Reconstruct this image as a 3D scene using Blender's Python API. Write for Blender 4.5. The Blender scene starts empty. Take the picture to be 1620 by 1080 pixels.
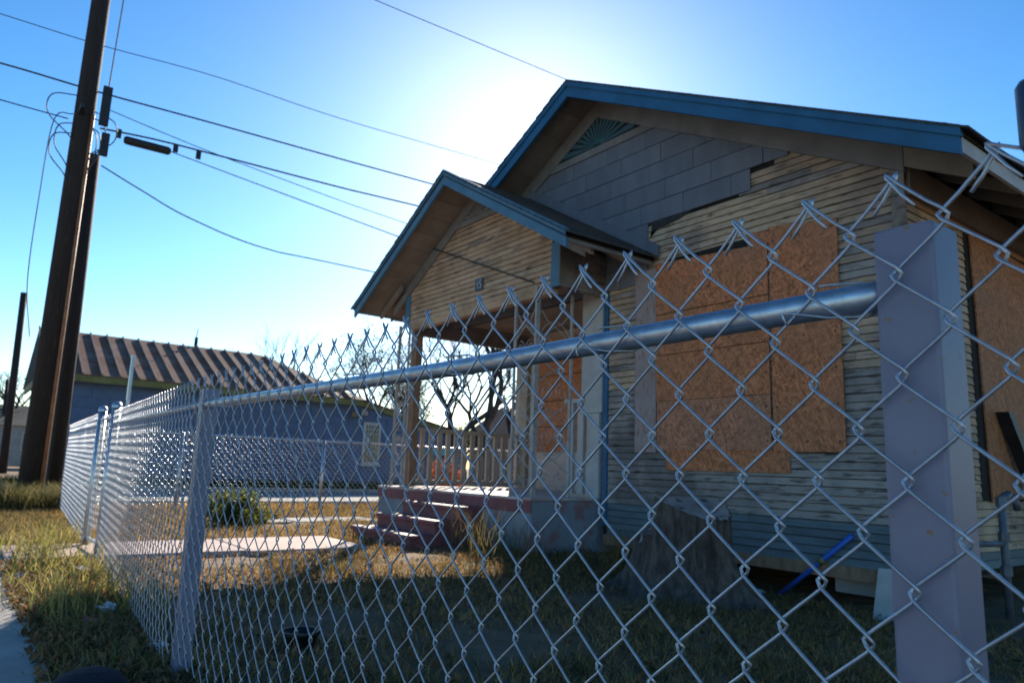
import bpy, math, random
import numpy as np
from mathutils import Matrix, Vector
random.seed(7); rng = np.random.default_rng(7)
S = bpy.context.scene; COL = S.collection
R = math.radians
# ------------------------------------------------------------------ camera
F = 1150.0; CAMP = np.array([0, 0, .868])
def basis(yaw, pitch, roll):
    cy, sy, cp, sp = math.cos(yaw), math.sin(yaw), math.cos(pitch), math.sin(pitch)
    f = np.array([-sy*cp, cy*cp, sp]); r = np.array([cy, sy, 0]); u = np.cross(r, f)
    return f, math.cos(roll)*r+math.sin(roll)*u, -math.sin(roll)*r+math.cos(roll)*u
CF, CR, CU = basis(R(53.2), R(10.0), R(2.06))
def ray(x, y): return CF+(x-810)/F*CR-(y-540)/F*CU
def on(x, y, ax, v):                      # photo pixel -> point on the plane axis = v
    d = ray(x, y); return CAMP+(v-CAMP[ax])/d[ax]*d
cam = bpy.data.objects.new('camera', bpy.data.cameras.new('camera')); COL.objects.link(cam)
cam.matrix_world = Matrix(((CR[0], CU[0], -CF[0], 0), (CR[1], CU[1], -CF[1], 0), (CR[2], CU[2], -CF[2], .868), (0, 0, 0, 1)))
cd = cam.data; cd.sensor_width = 36; cd.lens = 36*F/1620; cd.clip_start = .05; cd.clip_end = 3000
cd.dof.use_dof = True; cd.dof.focus_distance = 1.45; cd.dof.aperture_fstop = 7.1
S.camera = cam
# ------------------------------------------------------------------ sky, sun, exposure
SUN_EL, SUN_AZ = R(25.9), R(52.0)          # azimuth from +Y towards -X
W = bpy.data.worlds.new('World'); S.world = W; W.use_nodes = True
nt = W.node_tree; bg = nt.nodes['Background']; sk = nt.nodes.new('ShaderNodeTexSky')
sk.sky_type = 'NISHITA'; sk.sun_disc = False; sk.sun_elevation = SUN_EL; sk.sun_rotation = -SUN_AZ
sk.air_density = 1.0; sk.dust_density = .25; sk.ozone_density = 2.2; sk.altitude = 100
gm_ = nt.nodes.new('ShaderNodeGamma'); gm_.inputs[1].default_value = 1.35; nt.links.new(sk.outputs[0], gm_.inputs[0]); hs_ = nt.nodes.new('ShaderNodeHueSaturation'); hs_.inputs['Saturation'].default_value = 1.18; hs_.inputs['Hue'].default_value = .494; nt.links.new(gm_.outputs[0], hs_.inputs['Color']); nt.links.new(hs_.outputs[0], bg.inputs[0]); bg.inputs[1].default_value = .05
sd = np.array([-math.sin(SUN_AZ)*math.cos(SUN_EL), math.cos(SUN_AZ)*math.cos(SUN_EL), math.sin(SUN_EL)])
sl = bpy.data.lights.new('sun', 'SUN'); sl.energy = 5.0; sl.angle = R(.53); sl.color = (1, .9, .74)
so = bpy.data.objects.new('sun', sl); COL.objects.link(so); so.rotation_euler = Vector(sd).to_track_quat('Z', 'Y').to_euler()
S.view_settings.view_transform = 'Standard'; S.view_settings.look = 'None'; S.view_settings.exposure = 1.1; S.view_settings.gamma = 1
S.render.engine = 'CYCLES'
# ------------------------------------------------------------------ helpers
ORG = {}
def tag(o, label=None, cat=None, group=None, kind=None):
    if label: o['label'] = label
    if cat: o['category'] = cat
    if group: o['group'] = group
    if kind: o['kind'] = kind
    return o
def thing(name, label, cat, loc=(0, 0, 0), group=None):
    o = bpy.data.objects.new(name, None); COL.objects.link(o); o.location = loc; o.empty_display_size = .1
    ORG[o] = np.array(loc, float); return tag(o, label, cat, group)
class MB:
    def __init__(s): s.v = []; s.f = []; s.n = 0
    def add(s, V, Fc):
        V = np.asarray(V, float); s.v.append(V); b = s.n; s.n += len(V)
        s.f += [tuple(int(i)+b for i in q) for q in Fc]; return s
    def box(s, x0, x1, y0, y1, z0, z1):
        return s.hexa([(x0, y0, z0), (x1, y0, z0), (x1, y1, z0), (x0, y1, z0), (x0, y0, z1), (x1, y0, z1), (x1, y1, z1), (x0, y1, z1)])
    def hexa(s, p): return s.add(p, [(3, 2, 1, 0), (4, 5, 6, 7), (0, 1, 5, 4), (1, 2, 6, 5), (2, 3, 7, 6), (3, 0, 4, 7)])
    def prism(s, poly, ext):              # poly: 3D points, extruded by the vector ext
        p = np.asarray(poly, float); n = len(p); e = np.asarray(ext, float)
        fc = [tuple(range(n))[::-1], tuple(range(n, 2*n))]+[(i, (i+1) % n, (i+1) % n+n, i+n) for i in range(n)]
        return s.add(np.vstack([p, p+e]), fc)
    def tube(s, pts, r, n=6, cap=True):
        P = np.asarray(pts, float); m = len(P); rr = np.full(m, r) if np.isscalar(r) else np.asarray(r, float)
        T = np.gradient(P, axis=0); T /= np.maximum(np.linalg.norm(T, axis=1), 1e-9)[:, None]
        a = np.array([0, 1., 0]) if abs(T[:, 1]).mean() < .8 else np.array([1., 0, .1])
        N = a-(T@a)[:, None]*T; N /= np.maximum(np.linalg.norm(N, axis=1), 1e-6)[:, None]; B = np.cross(T, N)
        t = np.arange(n)*2*math.pi/n
        V = (P[:, None]+rr[:, None, None]*(np.cos(t)[None, :, None]*N[:, None]+np.sin(t)[None, :, None]*B[:, None])).reshape(-1, 3)
        fc = [(i*n+j, i*n+(j+1) % n, (i+1)*n+(j+1) % n, (i+1)*n+j) for i in range(m-1) for j in range(n)]
        if cap: fc += [tuple(range(n))[::-1], tuple(range((m-1)*n, m*n))]
        return s.add(V, fc)
    def lathe(s, prof, c, n=16):          # prof: (r, z)
        k = len(prof); t = np.arange(n)*2*math.pi/n
        V = [(c[0]+r*math.cos(a), c[1]+r*math.sin(a), c[2]+z) for r, z in prof for a in t]
        return s.add(V, [(i*n+j, i*n+(j+1) % n, (i+1)*n+(j+1) % n, (i+1)*n+j) for i in range(k-1) for j in range(n)])
    def mesh(s, name, off=(0, 0, 0), smooth=False):
        me = bpy.data.meshes.new(name); V = np.vstack(s.v)-np.asarray(off)
        me.from_pydata(V.tolist(), [], s.f); me.update()
        if smooth: me.polygons.foreach_set('use_smooth', [True]*len(me.polygons))
        return me
    def build(s, name, mat, parent=None, smooth=False, bevel=0):
        off = ORG[parent] if parent is not None else np.zeros(3)
        me = s.mesh(name, off, smooth); me.materials.append(mat)
        return place(name, me, parent, bevel)
def place(name, me, parent=None, bevel=0, loc=None):
    o = bpy.data.objects.new(name, me); COL.objects.link(o)
    if parent is not None: o.parent = parent; ORG[o] = ORG[parent]
    else: ORG[o] = np.zeros(3)
    if loc is not None: o.location = loc
    if bevel:
        b = o.modifiers.new('b', 'BEVEL'); b.width = bevel; b.segments = 2; b.limit_method = 'ANGLE'
    return o
def bx(name, mat, parent, *a, bevel=0): return MB().box(*a).build(name, mat, parent, bevel=bevel)
# ------------------------------------------------------------------ materials
def mat(name, c1, c2=None, scale=4, rough=.8, metal=0, bump=0, stretch=(1, 1, 1), rnd=0, c3=None, lo=.38, hi=.62, detail=6, spots=None, bscale=None, lo3=.6, hi3=.7, s3=None, spec=.4, stretch3=None, shift=True, d3=6):
    m = bpy.data.materials.new(name); m.use_nodes = True; n = m.node_tree.nodes; L = m.node_tree.links.new
    b = n['Principled BSDF']; b.inputs['Roughness'].default_value = rough; b.inputs['Metallic'].default_value = metal
    b.inputs['Specular IOR Level'].default_value = spec
    tc = n.new('ShaderNodeTexCoord'); mp = n.new('ShaderNodeMapping'); mp.inputs['Scale'].default_value = stretch
    oi = n.new('ShaderNodeObjectInfo'); L(tc.outputs['Object'], mp.inputs[0])
    mp3 = mp
    if stretch3:
        mp3 = n.new('ShaderNodeMapping'); mp3.inputs['Scale'].default_value = stretch3; L(tc.outputs['Object'], mp3.inputs[0])
    if rnd and shift:                      # shift the pattern from piece to piece
        cb = n.new('ShaderNodeCombineXYZ'); mu = n.new('ShaderNodeMath'); mu.operation = 'MULTIPLY'; mu.inputs[1].default_value = 37
        L(oi.outputs['Random'], mu.inputs[0]); L(mu.outputs[0], cb.inputs[0]); L(mu.outputs[0], cb.inputs[1]); L(mu.outputs[0], cb.inputs[2]); L(cb.outputs[0], mp.inputs['Location'])
    def noise(sc, det=detail, mp=mp):
        q = n.new('ShaderNodeTexNoise'); q.inputs['Scale'].default_value = sc; q.inputs['Detail'].default_value = det; q.inputs['Roughness'].default_value = .62
        L(mp.outputs[0], q.inputs['Vector']); return q
    def ramp(src, a, z):
        r = n.new('ShaderNodeMapRange'); r.inputs[1].default_value = a; r.inputs[2].default_value = z; L(src, r.inputs[0]); return r.outputs[0]
    def mix(fac, a, z, mode='MIX'):
        q = n.new('ShaderNodeMix'); q.data_type = 'RGBA'; q.blend_type = mode
        if isinstance(fac, float): q.inputs[0].default_value = fac
        else: L(fac, q.inputs[0])
        for i, v in ((6, a), (7, z)):
            if isinstance(v, tuple): q.inputs[i].default_value = (*v, 1)
            else: L(v, q.inputs[i])
        return q.outputs[2]
    col = None
    n1 = noise(scale)
    col = mix(ramp(n1.outputs[0], lo, hi), c1, c2 or tuple(x*.75 for x in c1))
    if c3: 
        n3 = noise(s3 or scale*2.7, d3, mp3); col = mix(ramp(n3.outputs[0], lo3, hi3), col, c3)
    if spots:
        vo = n.new('ShaderNodeTexVoronoi'); vo.inputs['Scale'].default_value = spots[1]; L(tc.outputs['Object'], vo.inputs['Vector'])
        col = mix(ramp(vo.outputs['Distance'], spots[2], spots[2]*.5), col, spots[0])
    if rnd:
        hv = n.new('ShaderNodeHueSaturation'); r = n.new('ShaderNodeMapRange'); r.inputs[3].default_value = 1-rnd; r.inputs[4].default_value = 1+rnd
        L(oi.outputs['Random'], r.inputs[0]); L(r.outputs[0], hv.inputs['Value']); L(col, hv.inputs['Color']); col = hv.outputs[0]
    L(col, b.inputs['Base Color'])
    if bump:
        nb = noise(bscale or scale*4, 6, mp3); bp = n.new('ShaderNodeBump'); bp.inputs['Strength'].default_value = bump; bp.inputs['Distance'].default_value = .01
        L(nb.outputs[0], bp.inputs['Height']); L(bp.outputs[0], b.inputs['Normal'])
    return m
def osb_mat(name, tint, grey=0.):
    m = bpy.data.materials.new(name); m.use_nodes = True; n = m.node_tree.nodes; L = m.node_tree.links.new; b = n['Principled BSDF']
    b.inputs['Roughness'].default_value = .75
    tc = n.new('ShaderNodeTexCoord'); oi = n.new('ShaderNodeObjectInfo'); prev = None
    sep = n.new('ShaderNodeSeparateXYZ'); L(tc.outputs['Object'], sep.inputs[0])
    ad = n.new('ShaderNodeMath'); ad.operation = 'ADD'; L(sep.outputs[0], ad.inputs[0]); L(sep.outputs[1], ad.inputs[1])
    fl = n.new('ShaderNodeCombineXYZ'); L(ad.outputs[0], fl.inputs[0]); L(sep.outputs[2], fl.inputs[1])
    for k, (ang, sx, sy) in enumerate(((.15, 82, 19), (.9, 76, 21), (-.5, 86, 18), (1.6, 74, 23), (-1.1, 80, 20), (.45, 90, 17))):
        mp = n.new('ShaderNodeMapping'); mp.vector_type = 'TEXTURE'; mp.inputs['Rotation'].default_value = (0, 0, ang); mp.inputs['Scale'].default_value = (1/sx, 1/sy, 1); mp.inputs['Location'].default_value = (k*3.3, k*7.1, 0)
        L(fl.outputs[0], mp.inputs[0])
        vo = n.new('ShaderNodeTexVoronoi'); vo.voronoi_dimensions = '2D'; vo.inputs['Scale'].default_value = 1; L(mp.outputs[0], vo.inputs['Vector'])
        cr = n.new('ShaderNodeValToRGB'); e = cr.color_ramp.elements
        e[0].color = (*[x*.5 for x in tint], 1); e[1].color = (*[min(1, x*1.45+.02) for x in tint], 1); q = cr.color_ramp.elements.new(.5); q.color = (*tint, 1)
        sp = n.new('ShaderNodeSeparateColor'); L(vo.outputs['Color'], sp.inputs[0]); L(sp.outputs[0], cr.inputs[0])
        if prev is None: prev = cr.outputs[0]
        else:
            gt = n.new('ShaderNodeMath'); gt.operation = 'GREATER_THAN'; gt.inputs[1].default_value = .66; L(sp.outputs[1], gt.inputs[0])
            mx = n.new('ShaderNodeMix'); mx.data_type = 'RGBA'; L(gt.outputs[0], mx.inputs[0]); L(prev, mx.inputs[6]); L(cr.outputs[0], mx.inputs[7]); prev = mx.outputs[2]
    ns = n.new('ShaderNodeTexNoise'); ns.inputs['Scale'].default_value = 2.3; ns.inputs['Detail'].default_value = 5; L(tc.outputs['Object'], ns.inputs['Vector'])
    mr = n.new('ShaderNodeMapRange'); mr.inputs[1].default_value = .4; mr.inputs[2].default_value = .72; mr.inputs[4].default_value = .55+grey; L(ns.outputs[0], mr.inputs[0])
    mx = n.new('ShaderNodeMix'); mx.data_type = 'RGBA'; L(mr.outputs[0], mx.inputs[0]); L(prev, mx.inputs[6]); mx.inputs[7].default_value = (.3+.1*grey, .15+.1*grey, .08+.12*grey, 1)
    L(mx.outputs[2], b.inputs['Base Color']); return m
M = {}
M['siding'] = mat('weathered_siding', (.55, .385, .25), (.3, .225, .175), 1.3, .85, rnd=.1, shift=False, c3=(.1, .07, .05), bump=.6, lo=.44, hi=.6, stretch3=(1.2, 1.2, 9), s3=3.2, lo3=.54, hi3=.66, bscale=7)
M['siding_warm'] = mat('bare_pine_siding', (.56, .37, .23), (.38, .25, .16), 1.6, .85, rnd=.1, shift=False, c3=(.14, .08, .05), bump=.6, lo=.4, hi=.62, stretch3=(1.2, 1.2, 9), s3=3.2, lo3=.56, hi3=.68, bscale=7)
M['siding_grey'] = mat('grey_weathered_siding', (.33, .285, .255), (.17, .145, .135), 1.5, .9, rnd=.12, shift=False, c3=(.07, .055, .045), bump=.7, lo=.42, hi=.6, stretch3=(1.2, 1.2, 9), s3=3.4, lo3=.53, hi3=.65, bscale=7)
M['strip'] = mat('pale_pinkish_board', (.36, .3, .3), (.3, .22, .2), 3, .85, c3=(.26, .13, .07), stretch3=(5, 5, 1), lo3=.55, hi3=.64, bump=.4)
M['siding_blue'] = mat('blue_grey_painted_siding', (.13, .17, .19), (.09, .12, .135), 3, .7, stretch=(1, 1, 4), rnd=.1, c3=(.22, .2, .17), bump=.3, lo3=.66, hi3=.72)
M['shingle'] = mat('grey_cement_shingle', (.175, .18, .21), (.14, .148, .175), 1.5, .75, rnd=.07, c3=(.17, .17, .18), stretch=(3, 3, .8), bump=.15, lo3=.62, hi3=.8)
M['trim'] = mat('dull_trim_paint', (.23, .215, .205), (.17, .155, .145), 3, .7, bump=.2, rnd=.05, c3=(.15, .12, .09), lo3=.68, hi3=.75)
M['fascia'] = mat('blue_fascia_paint', (.02, .115, .235), (.016, .09, .185), 4, .5, bump=.15, c3=(.16, .17, .17), lo3=.7, hi3=.76)
M['fascia2'] = mat('faded_blue_fascia', (.075, .18, .27), (.055, .14, .22), 4, .55, bump=.15, c3=(.2, .2, .2), lo3=.66, hi3=.72)
M['soffit'] = mat('beige_soffit_paint', (.27, .225, .185), (.19, .155, .125), 2, .8, bump=.2, rnd=.12, c3=(.12, .1, .08), lo3=.64, hi3=.75)
M['tar'] = mat('black_roofing_felt', (.03, .027, .027), (.05, .045, .045), 12, .9, bump=.5)
M['roofing'] = mat('dark_asphalt_shingles', (.05, .045, .045), (.09, .085, .08), 60, .95, bump=.7, rnd=.2)
M['osb'] = osb_mat('orange_osb', (.46, .155, .058)); M['osb2'] = osb_mat('pale_osb', (.42, .165, .085), .05); M['osb3'] = osb_mat('deep_osb', (.36, .125, .04))
M['dark'] = mat('dark_gap', (.02, .017, .015), rough=.9)
M['maroon'] = mat('maroon_step_paint', (.22, .075, .085), (.16, .05, .06), 5, .6, bump=.15, c3=(.3, .22, .2), lo3=.66, hi3=.72)
M['slabtop'] = mat('worn_pink_porch_floor', (.6, .5, .47), (.4, .27, .26), 3, .7, c3=(.25, .09, .1), lo3=.6, hi3=.7)
M['slabside'] = mat('peeling_grey_blue_concrete', (.27, .29, .32), (.2, .22, .25), 2.5, .85, c3=(.28, .15, .15), lo3=.54, hi3=.63, s3=3.5, bump=.3)
M['galv'] = mat('galvanized_steel', (.5, .54, .6), (.36, .4, .46), 30, .38, metal=.85, bump=.05)
M['wire'] = mat('galvanized_wire', (.5, .53, .58), (.38, .41, .46), 60, .36, metal=.8)
M['postpaint'] = mat('grey_painted_steel', (.215, .215, .295), (.185, .187, .265), 5, .42, bump=.06, bscale=90, c3=(.24, .16, .1), s3=75, lo3=.68, hi3=.73, d3=2)
M['iron'] = mat('chipped_white_iron', (.42, .4, .38), (.34, .31, .29), 14, .6, c3=(.16, .07, .04), lo3=.58, hi3=.66)
M['rail'] = mat('beige_rail_paint', (.42, .34, .27), (.34, .27, .21), 6, .7, bump=.2, rnd=.08, c3=(.2, .13, .09), lo3=.65, hi3=.72)
M['woodpost'] = mat('brown_wood_post', (.3, .19, .12), (.2, .12, .07), 5, .8, stretch=(4, 4, 1), bump=.3)
M['white'] = mat('white_paint', (.46, .45, .44), (.38, .37, .36), 6, .6, bump=.1, c3=(.3, .27, .23), lo3=.66, hi3=.74)
M['cream'] = mat('cream_wall', (.55, .47, .42), (.45, .37, .33), 2, .8, stretch=(1, 1, 4), rnd=.08)
M['pole'] = mat('creosote_pole', (.032, .022, .019), (.018, .014, .013), 3, .85, stretch=(8, 8, .5), bump=.6, c3=(.08, .055, .04), lo3=.6, hi3=.7)
M['conduit'] = mat('rusty_conduit', (.35, .16, .07), (.25, .1, .05), 6, .6)
M['black'] = mat('black_plastic', (.012, .012, .014), (.02, .02, .022), 10, .5)
M['cable'] = mat('cable_jacket', (.02, .025, .035), rough=.5)
M['bluewall'] = mat('blue_painted_siding', (.105, .15, .25), (.085, .125, .21), 3, .75, rnd=.06, bump=.15)
M['olive'] = mat('olive_trim', (.2, .18, .06), (.14, .12, .04), 3, .7)
M['rust'] = mat('rusted_tin_roof', (.19, .085, .055), (.25, .17, .14), 1.6, .8, rnd=.1, c3=(.16, .06, .035), stretch=(1, 1, .35), bump=.2, lo=.42, hi=.66, spec=.15)
M['rib'] = mat('tin_roof_rib', (.3, .21, .16), (.2, .11, .075), 3, .5)
M['glass'] = mat('dark_glass', (.02, .025, .03), rough=.08, spec=.6)
M['bark'] = mat('grey_bark', (.13, .1, .085), (.05, .038, .033), 8, .95, stretch=(2, 2, .6), bump=.9)
M['cutwood'] = mat('grey_cut_wood', (.34, .3, .28), (.2, .17, .16), 4, .9, bump=.6, c3=(.05, .04, .035), lo3=.55, hi3=.65)
M['twig'] = mat('bare_branch', (.06, .045, .038), (.035, .027, .023), 6, .9)
M['soil'] = mat('dry_lawn_soil', (.2, .118, .065), (.1, .06, .036), 1.1, .95, c3=(.09, .075, .03), lo3=.55, hi3=.7, s3=2.2, bump=1.0, bscale=26)
M['asphalt'] = mat('worn_asphalt', (.26, .255, .25), (.21, .205, .2), 2, .9, bump=.3, bscale=60)
M['concrete'] = mat('old_concrete', (.34, .32, .3), (.26, .245, .23), 3, .9, bump=.3, bscale=40, c3=(.18, .16, .14), lo3=.62, hi3=.74)
M['pinkpath'] = mat('pinkish_concrete', (.45, .34, .31), (.36, .27, .245), 3, .85, bump=.25, bscale=40, rnd=.05, c3=(.22, .16, .13), lo3=.66, hi3=.76)
M['pvc'] = mat('blue_pvc', (.02, .12, .55), (.016, .1, .45), 8, .35)
M['pipe'] = mat('grey_pipe', (.14, .16, .19), (.1, .11, .13), 10, .5, metal=.3, c3=(.2, .1, .05), lo3=.65, hi3=.72)
M['paper'] = mat('white_litter', (.6, .6, .62), (.5, .5, .52), 20, .7)
M['flowers'] = mat('orange_leaves', (.5, .13, .03), (.35, .08, .02), 20, .8, rnd=.2)
M['turq'] = mat('turquoise_plastic', (.02, .33, .42), (.02, .28, .36), 5, .5)
M['navy'] = mat('navy_plate', (.03, .05, .1), (.025, .04, .08), 20, .4)
M['knit'] = mat('navy_knit', (.02, .025, .045), (.012, .015, .028), 80, .95, bump=.9)
M['stucco'] = mat('pinkish_brick_house', (.27, .2, .17), (.22, .16, .14), 5, .9, rnd=.1)
def attr_mat(name, rough=.8, trans=.25):
    m = bpy.data.materials.new(name); m.use_nodes = True; n = m.node_tree.nodes; L = m.node_tree.links.new; b = n['Principled BSDF']
    a = n.new('ShaderNodeAttribute'); a.attribute_name = 'tint'; L(a.outputs['Color'], b.inputs['Base Color']); b.inputs['Roughness'].default_value = rough
    t = n.new('ShaderNodeBsdfTranslucent'); L(a.outputs['Color'], t.inputs[0]); x = n.new('ShaderNodeMixShader'); x.inputs[0].default_value = trans
    L(b.outputs[0], x.inputs[1]); L(t.outputs[0], x.inputs[2]); L(x.outputs[0], n['Material Output'].inputs[0]); return m
M['leafy'] = attr_mat('leaf_and_blade', .7, .45)
# ------------------------------------------------------------------ ground, street, paths
def struct(name, mb, m): return tag(mb.build(name, m), kind='structure')
def sheet(x0, x1, y0, y1, z, nx=1, ny=1, jit=0):
    xs = np.linspace(x0, x1, nx+1); ys = np.linspace(y0, y1, ny+1); V = []
    for y in ys:
        for x in xs: V.append((x, y, z+(random.uniform(-jit, jit))))
    w = nx+1
    return MB().add(V, [(j*w+i, j*w+i+1, (j+1)*w+i+1, (j+1)*w+i) for j in range(ny) for i in range(nx)])
def sst(t): t = np.clip(t, 0, 1); return t*t*(3-2*t)
def gz(x, y): return -.13*sst((np.asarray(x)+6.2)/1.8)*sst((np.asarray(y)-2.6)/2.6)*(1-sst((np.asarray(x)-1)/6))
gxs = np.concatenate([[-900, -60, -22, -14.6], np.linspace(-13.6, 5, 94), [8, 60, 900]]); gys = np.concatenate([[-900, -60, -2.4], np.linspace(.3, 9, 60), [12, 16, 60, 900]])
GX, GY = np.meshgrid(gxs, gys); inn = (GX > -13.5) & (GX < 4.9) & (GY > .45) & (GY < 8.9)
GZ = gz(GX, GY)*(GY < 14)+inn*np.where((GX > -8.3) & (GX < -6.8) & (GY < 3.7), 0, rng.uniform(-.012, .018, GX.shape)); w_ = len(gxs)
struct('ground', MB().add(np.stack([GX, GY, GZ], -1).reshape(-1, 3), [(j*w_+i, j*w_+i+1, (j+1)*w_+i+1, (j+1)*w_+i) for j in range(len(gys)-1) for i in range(w_-1)]), M['soil'])
struct('side_street', sheet(-21.6, -14.6, -300, 300, .004), M['asphalt'])
struct('front_street', sheet(-14.6, 300, -12, -2.6, .004), M['concrete'])  # street out of view, surfaced in pale concrete to bounce sunlight at the house
kb = MB()
for x0, x1 in ((-14.6, -14.44), (-21.76, -21.6)): kb.box(x0, x1, -2.4, 120, -.05, .1)
kb.box(-14.44, 60, -2.6, -2.44, -.05, .1)
struct('kerb', kb, M['concrete'])
sw = thing('sidewalk', None, None); tag(sw, kind='structure')
for k in range(14):
    x = 2.5-1.25*k; MB().box(x-1.235, x, -1.05, .4+random.uniform(-.02, .02), -.06, .026+random.uniform(0, .008)).build('slab', M['concrete'], sw, bevel=.006)
wk = thing('walkway', None, None); tag(wk, kind='structure')
for (y0, y1, x0, x1) in ((.42, 1.18, -8.02, -7.02), (1.2, 2.28, -8.1, -7.03), (2.3, 3.5, -8.16, -6.98)):
    MB().box(x0, x1, y0, y1, -.05, .045+random.uniform(0, .01)).build('slab', M['pinkpath'], wk, bevel=.008)
for (y0, y1) in ((3.3, 3.9), (3.95, 4.6), (4.65, 5.3)):
    MB().box(-11.2, -10.4, y0+.1, y1+.1, -.05, .03).build('slab', M['concrete'], wk, bevel=.008)
# ------------------------------------------------------------------ HOUSE
H = thing('house', 'weathered bungalow with boarded window, blue fascia and small front porch', 'house', (-6.16, 9.5, 0))
XR, XL, YW, RX = -2.6, -9.73, 5.86, -6.16      # right/left walls, front wall, ridge
MS, MT = .5166, 5.43                           # main slope, underside height at the ridge
def under(x): return MT-MS*abs(x-RX)
YB = 14.0
fw = MB().prism([(-6.02, YW, .2), (XR, YW, .2), (XR, YW, under(XR)), (RX, YW, MT), (XL, YW, under(XL)), (XL, YW, 2.98), (-6.02, YW, 2.98)], (0, .12, 0)).build('front_wall', M['dark'], H)
rw = MB().box(XR-.12, XR, YW+.12, YB, .2, under(XR)).build('side_wall', M['dark'], H)
MB().box(XL, XL+.12, 7.4, YB, .2, under(XL)).build('side_wall', M['cream'], H)
MB().prism([(XL, YB, .2), (XR, YB, .2), (XR, YB, under(XR)), (RX, YB, MT), (XL, YB, under(XL))], (0, .12, 0)).build('back_wall', M['cream'], H)
pw = MB().box(XL+.12, -6.02, 7.4, 7.52, .2, 3.1).build('porch_back_wall', M['cream'], H)
MB().box(-6.14, -6.02, YW+.12, 7.4, .2, 3.1).build('porch_side_wall', M['cream'], H)
MB().box(XL+.12, XR-.12, YW+.12, YB, .12, .2).build('floor', M['dark'], H)
bx('rim_beam', M['woodpost'], H, -6.0, XR, YW-.02, YW+.06, .1, .205)
for k, (x, y) in enumerate(((-3.2, 6.1), (-4.9, 6.1), (-3.2, 8.5), (-4.9, 8.5), (-6.3, 8.5))): bx('pier', M['concrete'], H, x-.16, x+.16, y-.16, y+.16, -.02, .12)
def lap(x0, x1, z0, z1, y, m, parent, name='board', tb=.0205, tt=.009, axis=0, zl=None, zr=None):
    # lap board: thick bottom edge, thin top; zl/zr clip the upper edge at its two ends
    a, b = (zl if zl is not None else z1), (zr if zr is not None else z1)
    if axis == 0: p = [(x0, y-tb, z0), (x1, y-tb, z0), (x1, y+.002, z0), (x0, y+.002, z0), (x0, y-tt, a), (x1, y-tt, b), (x1, y+.002, b), (x0, y+.002, a)]
    else: p = [(y+tb, x0, z0), (y+tb, x1, z0), (y-.002, x1, z0), (y-.002, x0, z0), (y+tt, x0, a), (y+tt, x1, b), (y-.002, x1, b), (y-.002, x0, a)]
    return MB().hexa(p).build(name, m, parent)
CH = .0695
k = 0; z = .2
while z < 4.12:                                # front siding, course by course
    if z < .48: mm = 'siding_blue'
    else: mm = 'siding' if z > 1.75 else 'siding_grey'
    x0 = -5.94 if z < 3.55 else (-4.15 if z < 3.8 else -3.75)
    x1 = XR-.09
    if z+CH > under(x1)-.1: x1 = min(x1, RX+(MT-.06-z-CH)/MS)
    if x1-x0 > .15:
        cuts = [x0]+sorted(random.uniform(x0+.3, x1-.3) for _ in range(1 if x1-x0 > 1.2 else 0))+[x1]
        for i in range(len(cuts)-1):
            lap(cuts[i]+.0015, cuts[i+1]-.0015, z+random.uniform(-.002, .002), z+CH-.007, YW, M[mm if random.random() < .9 else ('siding_grey' if z > .48 else mm)], fw)
    z += CH
bx('corner_board', M['siding_grey'], fw, XR-.09, XR+.02, YW-.022, YW+.002, .2, 3.45)
z = .2
while z < 3.3:                                 # side siding
    cuts = [YW-.02, random.uniform(6.5, 7), random.uniform(8.5, 10), random.uniform(11, 12.5), YB]
    for i in range(4): lap(cuts[i]+.0015, cuts[i+1]-.0015, z, z+CH-.007, XR, M['siding_blue' if z < .3 else random.choice(['siding', 'siding', 'siding_warm'])], rw, axis=1)
    z += CH
z = .62
while z < 2.95:                                # porch back wall
    lap(XL+.12, -6.03, z, z+CH*1.4+.008, 7.4, M['cream' if z < 1.5 else 'siding_warm'], pw); z += CH*1.4
# gable shingles -------------------------------------------------------------
def clip(poly, a, b, c):                       # keep a*x+b*z<=c
    out = []
    for i in range(len(poly)):
        p, q = poly[i], poly[(i+1) % len(poly)]; fp = a*p[0]+b*p[1]-c; fq = a*q[0]+b*q[1]-c
        if fp <= 0: out.append(p)
        if (fp < 0) != (fq < 0) and abs(fp-fq) > 1e-9: t = fp/(fp-fq); out.append((p[0]+t*(q[0]-p[0]), p[1]+t*(q[1]-p[1])))
    return out
row = 0; z = 2.95
while z < 4.75:
    zz = z; x = XL-.3+(row % 2)*.31+(row % 3)*.07
    while x < -3.3:
        x1 = x+.61; pol = [(x+.003, zz+.004), (x1-.003, zz+.004), (x1-.003, zz+.222), (x+.003, zz+.222)]
        for s_ in (1, -1): pol = clip(pol, s_*MS, 1, MT-.14+s_*MS*RX) if pol else pol
        pol = clip(pol, 0, 1, 4.74) if pol else pol
        if pol: pol = clip(pol, 1, 0, -5.34 if zz < 3.5 else (-4.01 if zz < 3.8 else -3.6))
        if pol and len(pol) > 2:
            ar = abs(sum(pol[i][0]*pol[(i+1) % len(pol)][1]-pol[(i+1) % len(pol)][0]*pol[i][1] for i in range(len(pol))))/2
            if ar > .0006:
                t = random.uniform(-.002, .002)
                MB().prism([(p[0], YW-.033+t, p[1]) for p in pol], (0, .014, 0)).build('shingle', M['shingle'], fw)
        x = x1
    z += .226; row += 1
bk = MB().prism([(XL, YW-.019, 2.98), (-5.35, YW-.019, 2.98), (-5.35, YW-.019, 3.6), (-5.2, YW-.019, 3.64), (-4.03, YW-.019, 3.64), (-4.03, YW-.019, 3.86), (-3.63, YW-.019, 3.86), (-3.63, YW-.019, 3.99), (RX, YW-.019, 5.3), (XL, YW-.019, 3.45)], (0, .016, 0)).build('shingle_underlay', M['tar'], fw)
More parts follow.
